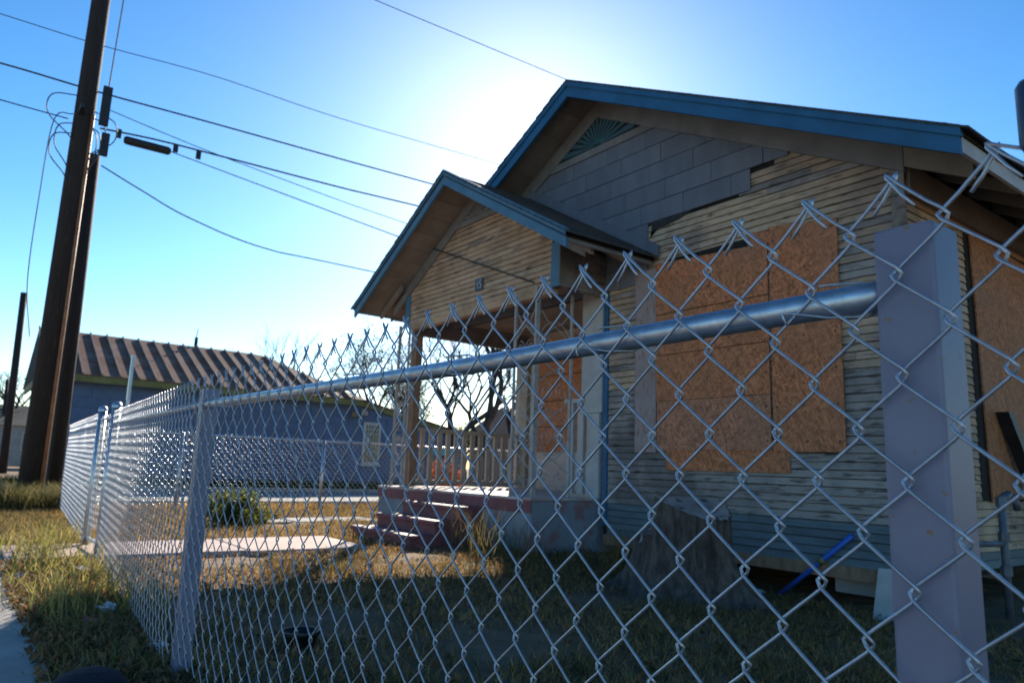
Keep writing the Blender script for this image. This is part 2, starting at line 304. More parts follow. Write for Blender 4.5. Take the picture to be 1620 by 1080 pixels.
tp = [(-5.3, 3.46)]+[(-5.3+.1*i, 3.53+.012*i+random.uniform(-.02, .03)) for i in range(7)]+[(-4.66, 3.68), (-5.28, 3.66)]
MB().prism([(a, YW-.026, b) for a, b in tp], (0, .005, 0)).build('torn_felt', M['tar'], fw)
def rake(name, m, y0, y1, ridge_x, zt, slope, xe, h, parent, peak_gap=0):   # sloping board from ridge to xe
    z1 = zt-slope*abs(xe-ridge_x)
    return MB().prism([(ridge_x, y0, zt), (xe, y0, z1), (xe, y0, z1-h), (ridge_x, y0, zt-h)], (0, y1-y0, 0)).build(name, m, parent)
YF = 5.3; EX = 4.21
for s in (1, -1):
    rake('frieze_board', M['trim'], YW-.06, YW-.022, RX+s*.0005, MT-.004, MS, RX+s*3.6, .215, H)
    rake('frieze_board', M['soffit'], YW-.055, YW-.02, RX+s*3.602, MT-.004-MS*3.602, MS, RX+s*4.1, .17, H)
    rake('fascia', M['fascia'], YF, YF+.03, RX+s*.0005, 5.47, MS, RX+s*EX, .155, H)
    rake('fascia_trim', M['fascia'], YF-.018, YF+.028, RX+s*.0005, 5.532, MS, RX+s*(EX+.012), .085, H)
    MB().box(*sorted((RX+s*(EX-.028), RX+s*EX)), YF+.03, YB+.5, 5.47-MS*EX-.13, 5.47-MS*EX-.02).build('eave_fascia', M['white'], H)
    d = .0
    while d < EX-.05:                          # soffit boards across the overhang
        w = random.uniform(.26, .36); e = min(d+w, EX)
        MB().hexa([(RX+s*q, y, MT+.012+t-MS*q) for t in (0, .02) for q, y in ((d+.004, YF+.03), (e-.004, YF+.03), (e-.004, YW+.4), (d+.004, YW+.4))]).build('soffit_board', M['soffit'], H)
        d = e
    deck = MB().hexa([(RX+s*q, y, MT+.036+t-MS*q) for t in (0, .04) for q, y in ((0, YF-.01), (EX+.01, YF-.01), (EX+.01, YB+.5), (0, YB+.5))]).build('roof', M['dark'], H)
    n_ = 32; w = (EX+.05)/n_
    for i in range(n_):
        a, b = i*w, (i+1)*w; jy = random.uniform(-.006, .006); f_ = YF-.03+jy
        MB().hexa([(RX+s*q, y, MT+.076+t-MS*q) for q, y, t in ((a, f_, .004), (b+.02, f_, .008), (b+.02, YB+.52, .008), (a, YB+.52, .004), (a, f_, .012), (b+.02, f_, .024), (b+.02, YB+.52, .024), (a, YB+.52, .012))]).build('shingle_course', M['roofing'], deck)
    if s > 0:
        for y in np.arange(6.5, 13.8, .6):     # exposed rafter tails along the side eave
            MB().hexa([(RX+q, yy, MT-MS*q-.1+t) for t in (0, .1) for q, yy in ((3.5, y), (4.15, y), (4.15, y+.045), (3.5, y+.045))]).build('rafter_tail', M['soffit'], H)
        bx('frieze_board', M['soffit'], H, XR+.02, XR+.05, YW+.02, YB, 3.18, 3.44)
# main gable vent
def sunburst(parent, y, xc, zt, slope, zb, m, nsl):
    hw = (zt-zb)/slope
    v = MB().prism([(xc-hw, y, zb), (xc+hw, y, zb), (xc, y, zt)], (0, .012, 0)).build('gable_vent', M['dark'], parent)
    for i in range(nsl):
        a = math.pi*(i+.5)/nsl; c, s_ = math.cos(a), math.sin(a)
        L_ = (zt-zb)/(s_+slope*abs(c))*.97; w = .5*math.pi*L_/nsl*.62
        p0 = (xc+c*.02, zb+.01); p1 = (xc+c*L_, zb+s_*L_)
        MB().prism([(p0[0]-s_*.004, y-.006, p0[1]+c*.004), (p0[0]+s_*.004, y-.006, p0[1]-c*.004), (p1[0]+s_*w, y-.006, p1[1]-c*w), (p1[0]-s_*w, y-.006, p1[1]+c*w)], (0, .008, 0)).build('slat', m, v)
M['vent'] = mat('turquoise_vent_paint', (.05, .12, .15), (.035, .09, .11), 8, .6)
sunburst(H, YW-.05, RX, MT-.2, MS, 4.83, M['vent'], 15)
bx('vent_sill', M['trim'], H, RX-.95, RX+.95, YW-.052, YW-.021, 4.735, 4.83)
# OSB over the big front window -------------------------------------------------
def panel(x0, x1, z0, z1, y, m, ztr=None, parent=H, lab=None):
    o = MB().hexa([(x0, y-.012, z0), (x1, y-.012, z0), (x1, y, z0), (x0, y, z0), (x0, y-.012, z1), (x1, y-.012, ztr or z1), (x1, y, ztr or z1), (x0, y, z1)]).build('osb_panel', m, parent)
    return tag(o, lab)
panel(-5.515, -5.215, 1.10, 3.10, YW-.022, M['strip'], 3.08)
panel(-5.2, -3.836, 2.56, 3.125, YW-.034, M['osb'], 3.05); panel(-5.2, -3.836, 2.118, 2.55, YW-.036, M['osb']); panel(-5.2, -3.84, 1.63, 2.108, YW-.034, M['osb']); panel(-5.19, -3.84, 1.12, 1.624, YW-.034, M['osb2'])
panel(-3.815, -3.15, 1.11, 3.20, YW-.034, M['osb'], 3.12); panel(-4.05, -3.82, 3.05, 3.2, YW-.022, M['osb'], 3.17)
panel(-5.08, -3.67, .925, 1.2, YW-.021, M['osb'])
bx('board_gap', M['dark'], H, -5.1, -3.83, YW-.021, YW-.019, 3.05, 3.155)
for (x0, x1, z0, z1) in ((-5.2, -3.84, 1.14, 3.0), (-3.81, -3.16, 1.13, 3.08)):
    for zc in np.arange(z0+.06, z1, .31):
        for xc in (x0+.04, (x0+x1)/2+random.uniform(-.03, .03), x1-.04):
            MB().box(xc-.007, xc+.007, YW-.0495, YW-.045, zc, zc+.014).build('screw_head', M['dark'], H)
# side opening board
bx('board_gap', M['dark'], H, XR+.018, XR+.022, 6.92, 8.7, .75, 3.1)
MB().hexa([(XR+.03, 7.07, .74), (XR+.03, 8.35, .8), (XR+.045, 8.35, .8), (XR+.045, 7.07, .74), (XR+.03, 7.0, 3.1), (XR+.03, 8.3, 3.06), (XR+.045, 8.3, 3.06), (XR+.045, 7.0, 3.1)]).build('osb_panel', M['osb3'], H)
MB().hexa([(XR+.024, 8.36, .8), (XR+.024, 8.8, .8), (XR+.034, 8.8, .8), (XR+.034, 8.36, .8), (XR+.024, 8.31, 2.8), (XR+.024, 8.8, 2.8), (XR+.034, 8.8, 2.8), (XR+.034, 8.31, 2.8)]).build('osb_panel', M['osb2'], H)
# ------------------------------------------------------------------ porch (parts of the house)
PX, PYF, PYG, PS, PT = -7.68, 4.55, 5.12, .573, 4.53     # ridge, fascia plane, gable wall, slope, underside
PL, PRt, PE = -9.49, -5.98, 2.43
def pund(x): return PT-PS*abs(x-PX)
pg = MB().prism([(PL, PYG, 2.93), (PRt, PYG, 2.93), (PRt, PYG, pund(PRt)), (PX, PYG, PT), (PL, PYG, pund(PL))], (0, .1, 0)).build('porch_gable', M['dark'], H)
z = 2.93
while z < 4.2:
    e = (PT-.045-z-CH)/PS
    x0, x1 = max(PL+.13, PX-e), min(PRt-.14, PX+e)
    if x1-x0 > .1:
        c = random.uniform(x0+.2*(x1-x0), x1-.2*(x1-x0)); cuts = [x0, c, x1] if x1-x0 > 1 else [x0, x1]
        for i in range(len(cuts)-1): lap(cuts[i]+.0015, cuts[i+1]-.0015, z+random.uniform(-.002, .002), z+CH-.007, PYG, M[random.choice(['siding_warm', 'siding_warm', 'siding'])], pg)
    z += CH
bx('corner_board', M['fascia2'], H, PRt-.14, PRt, PYG-.03, PYG-.002, 2.9, 3.42); bx('corner_board', M['fascia2'], H, PL, PL+.13, PYG-.03, PYG-.002, 2.9, 3.38)
bx('side_beam', M['trim'], H, PRt+.001, PRt+.012, PYG-.028, PYG+.2, 2.9, 3.4); bx('side_beam', M['siding_grey'], H, PRt-.1, PRt-.01, PYG+.2, YW-.04, 2.9, 3.4)
bx('side_beam', M['trim'], H, PL, PL+.09, PYG+.1, 7.4, 2.8, 3.2)
bx('porch_beam', M['siding_warm'], H, PL+.13, PRt-.14, PYG-.012, PYG+.09, 2.84, 2.928)
bx('ceiling', M['soffit'], H, PL+.09, PRt-.1, PYG+.1, 7.4, 3.06, 3.1)
sunburst(H, PYG-.035, PX, PT-.16, PS, 4.16, M['trim'], 11)
bx('vent_sill', M['trim'], H, PX-.55, PX+.55, PYG-.045, PYG-.017, 4.08, 4.16)
for s in (1, -1):
    rake('frieze_board', M['trim'], PYG-.05, PYG-.018, PX+s*.0005, PT-.004, PS, PX+s*2.15, .17, H)
    rake('fascia', M['fascia2'], PYF, PYF+.03, PX+s*.0005, 4.60, PS, PX+s*PE, .15, H)
    rake('fascia_trim', M['fascia2'], PYF-.018, PYF+.028, PX+s*.0005, 4.655, PS, PX+s*(PE+.01), .075, H)
    bx('eave_fascia', M['trim'], H, *sorted((PX+s*(PE-.028), PX+s*PE)), PYF+.03, YW-.05, 4.6-PS*PE-.08, 4.6-PS*PE+.0)
    d = 0.
    while d < PE-.05:
        e = min(d+random.uniform(.24, .34), PE)
        MB().hexa([(PX+s*q, y, PT+.012+t-PS*q) for t in (0, .02) for q, y in ((d+.004, PYF+.03), (e-.004, PYF+.03), (e-.004, YW-.05), (d+.004, YW-.05))]).build('soffit_board', M['soffit'], H)
        d = e
    deck = MB().hexa([(PX+s*q, y, PT+.034+t-PS*q) for t in (0, .05) for q, y in ((0, PYF-.01), (PE+.01, PYF-.01), (PE+.01, YW-.04), (0, YW-.04))]).build('porch_roof', M['dark'], H)
    n_ = 19; w = (PE+.05)/n_
    for i in range(n_):
        a, b = i*w, (i+1)*w; f_ = PYF-.03+random.uniform(-.006, .006)
        MB().hexa([(PX+s*q, y, PT+.084+t-PS*q) for q, y, t in ((a, f_, .004), (b+.02, f_, .008), (b+.02, YW-.035, .008), (a, YW-.035, .004), (a, f_, .012), (b+.02, f_, .024), (b+.02, YW-.035, .024), (a, YW-.035, .012))]).build('shingle_course', M['roofing'], deck)
    for y in (4.95, 5.5):
        MB().hexa([(PX+s*q, yy, PT-PS*q-.09+t) for t in (0, .09) for q, yy in ((1.75, y), (2.36, y), (2.36, y+.045), (1.75, y+.045))]).build('rafter_tail', M['soffit'], H)
MB().hexa([(PX+q, y, PT+.12+t-PS*q) for t in (0, .13) for q, y in ((.2, YW-.067), (2.52, YW-.067), (2.52, YW-.036), (.2, YW-.036))]).build('flashing_board', M['shingle'], H)
# number plate, slightly crooked
npl = bx('number_plate', M['navy'], H, -7.64, -7.47, PYG-.034, PYG-.028, 3.12, 3.28)
def digits(txt, x, y, z, h, m, parent):
    cu = bpy.data.curves.new('t', 'FONT'); cu.body = txt; cu.size = h; cu.extrude = .002
    to = bpy.data.objects.new('t', cu); COL.objects.link(to); bpy.context.view_layer.update()
    me = bpy.data.meshes.new_from_object(to.evaluated_get(bpy.context.evaluated_depsgraph_get())); bpy.data.objects.remove(to)
    me.transform(Matrix.Translation((x, y, z)) @ Matrix.Rotation(math.pi/2, 4, 'X')); me.transform(Matrix.Translation(-Vector(ORG[parent]))); me.materials.append(m)
    return place('digit', me, parent)
digits('1', -7.625, PYG-.038, 3.145, .165, M['white'], npl); digits('5', -7.56, PYG-.038, 3.145, .165, M['white'], npl)
# porch floor, steps
SZ = .585
sb = bx('porch_slab', M['slabside'], H, -9.6, -6.12, 4.9, 7.4, -.05, SZ-.03, bevel=.012)
bx('slab_top', M['slabtop'], sb, -9.61, -6.1, 4.885, 7.4, SZ-.0295, SZ, bevel=.006); bx('slab_edge', M['maroon'], sb, -9.605, -6.105, 4.889, 4.899, SZ-.16, SZ-.03)
for i, zt in enumerate((.44, .29, .145)):
    y0 = 4.9-.32*(i+1)
    st = bx('step', M['maroon'], H, -8.3-.02*i, -7.0+.02*i, y0, 4.9 if i == 0 else 4.9-.32*i-.001, -.03, zt, bevel=.015)
    bx('nosing', M['maroon'], st, -8.32-.02*i, -6.98+.02*i, y0-.025, y0+.1, zt-.045, zt+.004, bevel=.012)
# pilaster at the end of the front wall, low white half wall
bx('pilaster', M['white'], H, -6.36, -6.02, YW-.05, YW+.1, 1.55, 2.98); bx('pilaster', M['white'], H, -6.26, -6.06, YW-.045, YW+.1, SZ, 1.545)
bx('corner_board', M['fascia'], H, -6.015, -5.945, YW-.03, YW-.001, .3, 2.98)
for x in (-6.62, -6.44): bx('baluster', M['white'], H, x, x+.1, YW-.03, YW+.01, SZ+.04, 1.68)
bx('rail', M['white'], H, -6.66, -6.3, YW-.05, YW+.03, 1.68, 1.73); bx('rail', M['rail'], H, -6.66, -6.2, YW-.05, YW+.03, SZ+.001, SZ+.04)
# boarded doorway at the back of the porch
dr = bx('door', M['osb'], H, -9.1, -7.6, 7.375, 7.398, 1.16, 2.72)
for zc in (1.55, 1.95, 2.35): bx('board_joint', M['dark'], dr, -9.1, -7.6, 7.3735, 7.376, zc, zc+.012)
bx('door_post', M['rail'], H, -9.5, -9.3, 7.3, 7.4, SZ, 2.8); bx('door_post', M['white'], H, -9.25, -9.13, 7.34, 7.4, SZ, 2.9)
# railing on the left side of the porch
rl = bx('railing', M['rail'], H, -9.45, -9.36, 5.35, 7.3, 1.38, 1.43); bx('bottom_rail', M['rail'], rl, -9.44, -9.37, 5.35, 7.3, .63, .68)
for i in range(13):
    y = 5.42+i*.148; bx('baluster', M['rail'], rl, -9.425, -9.385, y, y+.07, .68, 1.38)
bx('railing_post', M['woodpost'], H, -9.46, -9.35, 5.23, 5.34, SZ, 2.8)
# wrought iron trellis panels
def scroll(c, r0, turns, a0, ax, flip=1, n=22):
    pts = []
    for i in range(n+1):
        t = i/n; a = a0+flip*turns*2*math.pi*t; r = r0*(1-.78*t); u, w = r*math.cos(a), r*math.sin(a)
        pts.append((c[0]+u, c[1], c[2]+w) if ax == 0 else (c[0], c[1]+u, c[2]+w))
    return pts
def trellis(x, y, length, ax, zt):
    p = thing_part = MB()
    def P(u, z): return (x+u, y, z) if ax == 0 else (x, y+u, z)
    t = .013
    for u in (0, length):
        q = P(u, 0); p.box(q[0]-t, q[0]+t, q[1]-t, q[1]+t, SZ, zt)
    o = p.build('trellis', M['iron'], H); sc = MB(); z = SZ+.16; w = length; k = 0
    while z < zt-.25:
        c = P(w*.5, 0)
        for s in (-1, 1):
            cc = P(w*(.5+s*.22), 0); sc.tube(scroll((cc[0], cc[1], z), w*.2, 1.35, math.pi*(.5 if s > 0 else .5), ax, s), .006, 4)
            sc.tube([P(w*.5-s*w*.45, z+.1), P(w*.5-s*w*.1, z+.22), P(w*.5+s*w*.22, z+.3), P(w*.5+s*w*.42, z+.42)], .0065, 4)
        if k % 2 == 0:
            sc.tube([P(w*.5+w*.46*math.cos(a), z+.55+w*.5*math.sin(a)) for a in np.linspace(0, math.pi*2, 18)], .006, 4)
        z += .5; k += 1
    sc.build('scroll', M['iron'], o)
trellis(-6.62, 5.0, .38, 0, 2.92); trellis(-6.24, 5.03, .5, 1, 2.92); trellis(-9.45, 5.0, .3, 0, 2.9); trellis(-9.46, 5.02, .2, 1, 2.9)
# ------------------------------------------------------------------ chain link
def wire_path(apex_left, hd, e, Dv, n, yo, seg, stub=True):
    pts = []; s0 = .98
    N = n*2*seg
    for i in range(N+1):
        ph = i/seg                             # half periods from the apex
        tri = math.asin(s0*math.cos(math.pi*ph))/math.asin(s0)      # 1 at apex, -1 at the other column
        dz = -ph*Dv/2; dx = math.sin(math.pi*ph)/math.sqrt(max(1e-6, 1-(s0*math.cos(math.pi*ph))**2))
        x = hd/2-(hd/2+e)*tri; y = -yo*dx
        if not apex_left: x = hd-x; y = -y
        pts.append((x, y, dz))
    if not stub: return pts
    sg = 1 if apex_left else -1; x0 = 0 if apex_left else hd; ys = -yo*sg
    leg = np.array([sg*hd, 0, -Dv/2]); leg /= np.linalg.norm(leg); tip = np.array([x0-sg*.0035, ys, .004])
    dn = np.array([-sg*.25, 0, -1.]); dn /= np.linalg.norm(dn); L_ = .044
    st = [tip+leg*L_+dn*.0105, tip+leg*L_*.6+dn*.0085, tip+leg*.010+dn*.005, tip+leg*.001+dn*.0032, tip-leg*.0015+dn*.0005, tip+leg*.004, tip+leg*.02]
    body = pts[max(1, int(round(.72*seg))):]
    return [tuple(q) for q in st]+body
def chain(parent, P0, P1, zt, d, Dv, rows, r, seg, sides, joined, m=None, yo=.004, stub=True, gap=(None, None)):
    P0, P1 = np.array(P0, float), np.array(P1, float); L_ = np.linalg.norm(P1-P0); u = (P1-P0)/L_; ang = math.atan2(u[1], u[0])
    n = int(L_/(d/2)); hd = d/2; big = MB(); me = {}
    for lf in (True, False):
        b = MB().tube(wire_path(lf, hd, .0055, Dv, rows, yo, seg, stub), r, sides); me[lf] = b
    if not joined:
        meshes = {}
        for lf in (True, False):
            q = me[lf].mesh('wire', smooth=True); q.materials.append(m or M['wire']); meshes[lf] = q
    for k in range(n):
        lf = k % 2 == 0; t = k*hd
        px = P0+u*t
        if joined:
            V = np.vstack(me[lf].v); c, s = math.cos(ang), math.sin(ang)
            X = px[0]+V[:, 0]*c-V[:, 1]*s; Y = px[1]+V[:, 0]*s+V[:, 1]*c
            big.add(np.stack([X, Y, V[:, 2]+zt[0]+(zt[1]-zt[0])*t/L_], 1), me[lf].f)
        else:
            o = place('wire', meshes[lf], parent)
            o.location = Vector((px[0], px[1], zt[0]+(zt[1]-zt[0])*t/L_+random.uniform(-.0015, .0015)))-Vector(ORG[parent]); o.rotation_euler = (0, random.uniform(-.0012, .0012), ang)
    if joined: tag(big.build('mesh_fabric', m or M['wire'], parent, smooth=True), kind='stuff')
def square_post(name, x, y, zt, parent, w=.064, m=None):
    o = bx(name, m or M['postpaint'], parent, x-w/2, x+w/2, y-w/2, y+w/2, -.15, zt, bevel=.004); return o
# near run of the front fence
FN = thing('chain_link_fence', 'galvanized chain link fence with square grey posts running along the sidewalk', 'fence', (-1.8, .8, 0))
ZT = 1.2
chain(FN, (-3.36, .785), (.54, .785), (ZT, ZT), .1, .11, 10, .0020, 9, 6, False)
square_post('post', -.358, .829, 1.148, FN); square_post('post', -3.24, .829, 1.16, FN); square_post('post', .62, .829, 1.15, FN)
MB().tube([(-3.21, .818, 1.094), (-2.2, .818, 1.083), (-1.2, .818, 1.075), (-.372, .818, 1.078)], .0175, 20).build('top_rail', M['galv'], FN, smooth=True)
for x, s in ((-.44, 1), (-.81, 1), (-1.26, 1), (-1.76, 1), (-2.28, 1), (-2.9, 1)):    # tie wires
    zr = 1.077+.006*max(0, (-x-1.2)); pts = [(x-.005, .777, zr+.014), (x+.008, .795, zr+.0175), (x+.025, .815, zr+.0195), (x+.042, .834, zr+.011), (x+.045, .8395, zr-.008), (x+.025, .825, zr-.019), (x-.01, .803, zr-.0185), (x-.045, .779, zr-.012), (x-.053, .775, zr-.012), (x-.046, .773, zr-.026)]
    MB().tube(pts, .0018, 5).build('tie_wire', M['wire'], FN, smooth=True)
ck = on(1634, 190, 1, .78); CL = thing('plastic_clip', 'dark blue plastic clip on the fence top wire beyond the square post', 'clip', tuple(ck))
MB().lathe([(0, -.036), (.008, -.034), (.0125, -.024), (.0125, .034), (.009, .04), (0, .041)], ck, 14).build('clip', M['navy'], CL, smooth=True)
MB().tube([on(1560, 227, 1, .78), on(1590, 231, 1, .78), on(1626, 236, 1, .78)], .0019, 6).build('wire_tail', M['wire'], CL)
# second run, gate, third run
FS = thing('chain_link_fence', 'stretch of chain link fence between the square grey post and the gate', 'fence', (-5.2, .93, 0))
chain(FS, (-7.1, 1.05), (-3.3, .79), (1.24, 1.2), .1, .11, 11, .0021, 4, 4, True)
MB().tube([(-3.27, .83, 1.1), (-7.12, 1.085, 1.15)], .0175, 12).build('top_rail', M['galv'], FS, smooth=True)
GT = thing('gate', 'narrow chain link gate closing off the pink walkway', 'gate', (-7.52, 1.06, 0))
for x in (-7.16, -7.92): MB().tube([(x, 1.075, -.1), (x, 1.075, 1.3)], .036, 14).build('gate_post', M['galv'], GT, smooth=True); MB().lathe([(.04, 1.28), (.04, 1.3), (.028, 1.325), (0, 1.335)], (x, 1.075, 0), 14).build('post_cap', M['galv'], GT, smooth=True)
MB().tube([(-7.22, 1.075, .12), (-7.22, 1.075, 1.2), (-7.86, 1.075, 1.2), (-7.86, 1.075, .12), (-7.22, 1.075, .12)], .016, 8).build('gate_frame', M['galv'], GT)
chain(GT, (-7.85, 1.058), (-7.24, 1.058), (1.22, 1.22), .1, .11, 9, .0021, 4, 4, True)
FT = thing('chain_link_fence', 'stretch of chain link fence from the gate towards the utility pole', 'fence', (-10.5, 1.2, 0))
chain(FT, (-13.1, 1.36), (-7.96, 1.06), (1.3, 1.26), .1, .11, 11, .0021, 4, 4, True)
MB().tube([(-7.95, 1.095, 1.16), (-13.1, 1.39, 1.2)], .0175, 10).build('top_rail', M['galv'], FT, smooth=True)
for x, y in ((-10.5, 1.245), (-13.14, 1.4)): MB().tube([(x, y, -.1), (x, y, 1.26)], .024, 10).build('post', M['galv'], FT, smooth=True)
FB = thing('chain_link_fence', 'pale chain link fence across the yard facing the blue house', 'fence', (-13.15, 7, 0))
chain(FB, (-13.15, 14), (-13.15, 1.45), (1.3, 1.3), .1, .11, 11, .002, 3, 4, True)
MB().tube([(-13.15, 1.45, 1.27), (-13.15, 14, 1.27)], .02, 10).build('top_rail', M['galv'], FB, smooth=True)
for y in (3.0, 5.5, 8.0, 10.5, 13.0): MB().tube([(-13.12, y, -.1), (-13.12, y, 1.29)], .028, 10).build('post', M['galv'], FB, smooth=True)
# ------------------------------------------------------------------ utility poles and wires
def pole(name, label, x, y, r0, r1, h, group=None, cat='pole', lx=0, ly=0):
    t = thing(name, label, cat, (x, y, 0), group); MB().tube([(x, y, -.2), (x+lx/2, y+ly/2, h*.5), (x+lx, y+ly, h)], [r0, (r0+r1)/2, r1], 16).build('shaft', M['pole'], t, smooth=True); return t
def leaner(pa, pb, x, h):
    a, b = on(*pa, 0, x), on(*pb, 0, x); k = (b[1]-a[1])/(b[2]-a[2]); return a[1]-k*a[2], k*h
POLE1 = leaner((51, 750), (160, 0), -13.85, 14.5); POLE2 = leaner((88, 740), (149, 245), -14.4, 6.5); PY = POLE1[0]
P1 = pole('utility_pole', 'tall dark wooden utility pole with a rusty conduit beside the cross street', -13.85, *POLE1[:1], .185, .12, 14.5, ly=POLE1[1])
c_ = np.array([-CF[0], -CF[1]]); 
MB().tube([(-13.85+.14, PY+.13, .2), (-13.85+.12, PY+.12+POLE1[1]*6.6/14.5, 6.6)], .03, 8).build('conduit', M['conduit'], P1, smooth=True)
b_ = MB().box(-13.95, -13.4, .9, .96, 6.55, 6.62).box(-13.6, -13.52, 1.2, 1.34, 6.4, 7.1).box(-13.68, -13.6, 1.28, 1.4, 5.9, 6.3); b_.build('hardware', M['black'], P1)
def smooth(P, k=8):
    P = [np.array(p, float) for p in P]; Q = [2*P[0]-P[1]]+P+[2*P[-1]-P[-2]]; out = []
    for i in range(1, len(Q)-2):
        for t in np.arange(k)/k: out.append(.5*(2*Q[i]+(Q[i+1]-Q[i-1])*t+(2*Q[i-1]-5*Q[i]+4*Q[i+1]-Q[i+2])*t*t+(3*Q[i]-Q[i-1]-3*Q[i+1]+Q[i+2])*t**3))
    return out+[P[-1]]
for k in range(7):
    a = random.uniform(0, 6.28); z0 = random.uniform(5.6, 6.4); s_ = random.choice((-1, 1))
    yk = PY+POLE1[1]*z0/14.5; MB().tube(smooth([(-13.8, yk+s_*.08, z0+.6), (-13.7, yk+s_*(.2+.05*k), z0+.45), (-13.7, yk+s_*(.22+.05*k), z0+.1), (-13.75, yk+s_*.16, z0-.2), (-13.75, yk+s_*.1, z0-.5)], 6), .01, 5).build('jumper_wire', M['cable'], P1)
gy = PY+POLE1[1]*6/14.5; MB().tube(smooth([(-13.9, gy-.16, 6.6), (-13.9, gy-.42, 6.4), (-13.9, gy-.46, 5), (-13.9, gy-.44, 3.6), (-13.87, gy-.3, 2.7)]), .009, 5).build('ground_wire', M['cable'], P1)
MB().tube([(-13.85, 1.36, 12.5), (-13.85, 1.34, 9), (-13.85, 1.3, 7)], .012, 5).build('riser_cable', M['cable'], P1)
P2 = pole('utility_pole', 'shorter dark pole stub leaning close behind the tall utility pole', -14.4, POLE2[0], .12, .1, on(149, 246, 0, -14.4)[2], ly=POLE2[1]*on(149, 246, 0, -14.4)[2]/6.5)
def far_pole(label, pa, pb, x, r0, r1):
    y, k = leaner(pa, pb, x, 1.); h = on(*pb, 0, x)[2]; pole('utility_pole', label, x, y, r0, r1, h, ly=k*h)
far_pole('distant dark utility pole far down the front street', (8, 712), (38, 463), -36, .16, .12); far_pole('thin pale pole standing beyond the distant utility pole', (2, 690), (12, 600), -60, .12, .1)
def cable(label, pts, r, sag=0, n=24, x=None):
    P = [np.array(p, float) for p in pts]; out = []
    for i in range(len(P)-1):
        for j in range(n):
            t = j/n; q = P[i]*(1-t)+P[i+1]*t; q = q-np.array([0, 0, sag*4*t*(1-t)]); out.append(q)
    out.append(P[-1]); tag(MB().tube(out, r, 5).build('cable', M['cable'], smooth=True), label, 'cable')
XP = -13.85
def street(y0, y1, pa, pb):               # cable along the side street through two photo points
    A, B = on(*pa, 0, XP), on(*pb, 0, XP); k = (B[2]-A[2])/(B[1]-A[1]); return [(XP, y, A[2]+k*(y-A[1])) for y in (y0, A[1], B[1], y1)]
def through(lab, pxs, r, x=XP, ext=None):
    P = [on(a, b, 0, x) for a, b in pxs]
    if ext: k = (P[-1]-P[-2])/(P[-1][1]-P[-2][1]); P.append(P[-1]+k*(ext-P[-1][1]))
    cable(lab, smooth(P), r, n=1)
through('topmost thin cable passing behind the tall utility pole', [(-160, -28), (0, 22), (160, 72), (340, 121), (540, 188), (785, 259)], .008, ext=30)
through('thick cable crossing the tall pole well above its hardware', [(-160, 62), (0, 100), (160, 147), (340, 196), (540, 252), (690, 293)], .016, ext=26)
through('cable reaching the tall pole from the far side of the front street', [(-160, 112), (0, 158), (108, 188)], .011)
through('dark bundled cable carrying the black splice case', [(158, 203), (250, 222), (360, 250), (540, 297), (657, 325)], .017, ext=20)
through('thin cable sagging below the bundled cable', [(168, 172), (260, 211), (350, 247), (540, 318), (638, 352)], .008, ext=18)
through('twisted cable dropping from the shorter pole stub', [(160, 262), (225, 302), (300, 345), (420, 393), (590, 430)], .013, x=-14.2, ext=20)
through('lone high cable fading into the glare of the sun', [(480, -50), (593, 0), (720, 53), (850, 107)], .01, ext=30)
A, B = on(270, 240, 0, XP), on(845, 447, 1, PYG-.03)
cable('service drop cable running down to the porch gable', [A, on(540, 341, 0, -11.2), on(640, 378, 0, -9.6), B], .009, n=6)
sp = thing('splice_case', 'long black splice case hanging under the bundled cable', 'cable box', tuple(on(232, 228, 0, XP)))
a, b = on(196, 221, 0, XP), on(270, 240, 0, XP); MB().tube([a, a*.95+b*.05, a*.05+b*.95, b], [.05, .075, .075, .05], 10).build('case', M['black'], sp, smooth=True)
for q in ((188, 211), (278, 234), (314, 245)):
    c = on(*q, 0, XP); MB().box(c[0]-.03, c[0]+.03, c[1]-.04, c[1]+.04, c[2]-.08, c[2]+.07).build('clamp', M['black'], sp)
sg = thing('street_sign', 'thin grey sign post seen edge-on before the blue wall', 'sign', (-15.2, 2.45, 0))
MB().tube([(-15.2, 2.45, -.1), (-15.2, 2.45, 2.1)], .03, 8).build('post', M['galv'], sg); bx('sign_panel', M['galv'], sg, -15.25, -15.15, 2.42, 2.47, 1.9, 2.75)
# ------------------------------------------------------------------ blue house across the street
BH = thing('blue_house', 'blue house with rusty standing-seam tin roof across the side street', 'house', (-27, 6.5, 0))
BX = -23.0; BY0, BY1 = 1.9, 10.55; EZ = 3.0
bwall = bx('wall', M['bluewall'], BH, BX-7, BX-.02, BY0, BY1, 0, EZ); bw2 = MB().prism([(BX-.02, BY1, 0), (BX-.02, 15.2, 0), (BX-.02, 15.2, 1.95), (BX-.02, BY1, 2.95)], (-5, 0, 0)).build('wall', M['bluewall'], BH)
rowz = np.arange(.1, EZ-.05, .29)
for i, z in enumerate(rowz):
    y = BY0-(i % 2)*.45
    while y < BY1:
        a, b = max(y, BY0), min(y+.9, BY1)
        if b-a > .05: MB().box(BX-.02, BX+random.uniform(-.006, .004), a+.006, b-.006, z+.006, min(z+.284, EZ-.02)).build('siding_tile', M['bluewall'], bwall)
        y += .9
    y = BY1-(i % 2)*.45
    while y < 15.2:
        a, b = max(y, BY1), min(y+.9, 15.2); top = 2.95-.215*(b-BY1)
        zt_ = min(z+.284, top)
        if b-a > .05 and zt_ > z+.03 and not (b > 10.95 and a < 11.75 and z+.29 > .85 and z < 2.35): MB().box(BX-.02, BX+random.uniform(-.006, .004), a+.006, b-.006, z+.006, zt_).build('siding_tile', M['bluewall'], bw2)
        y += .9
RXB, RZ = BX-3.3, 4.62                          # ridge
RY0, RY1 = BY0-.35, 8.35
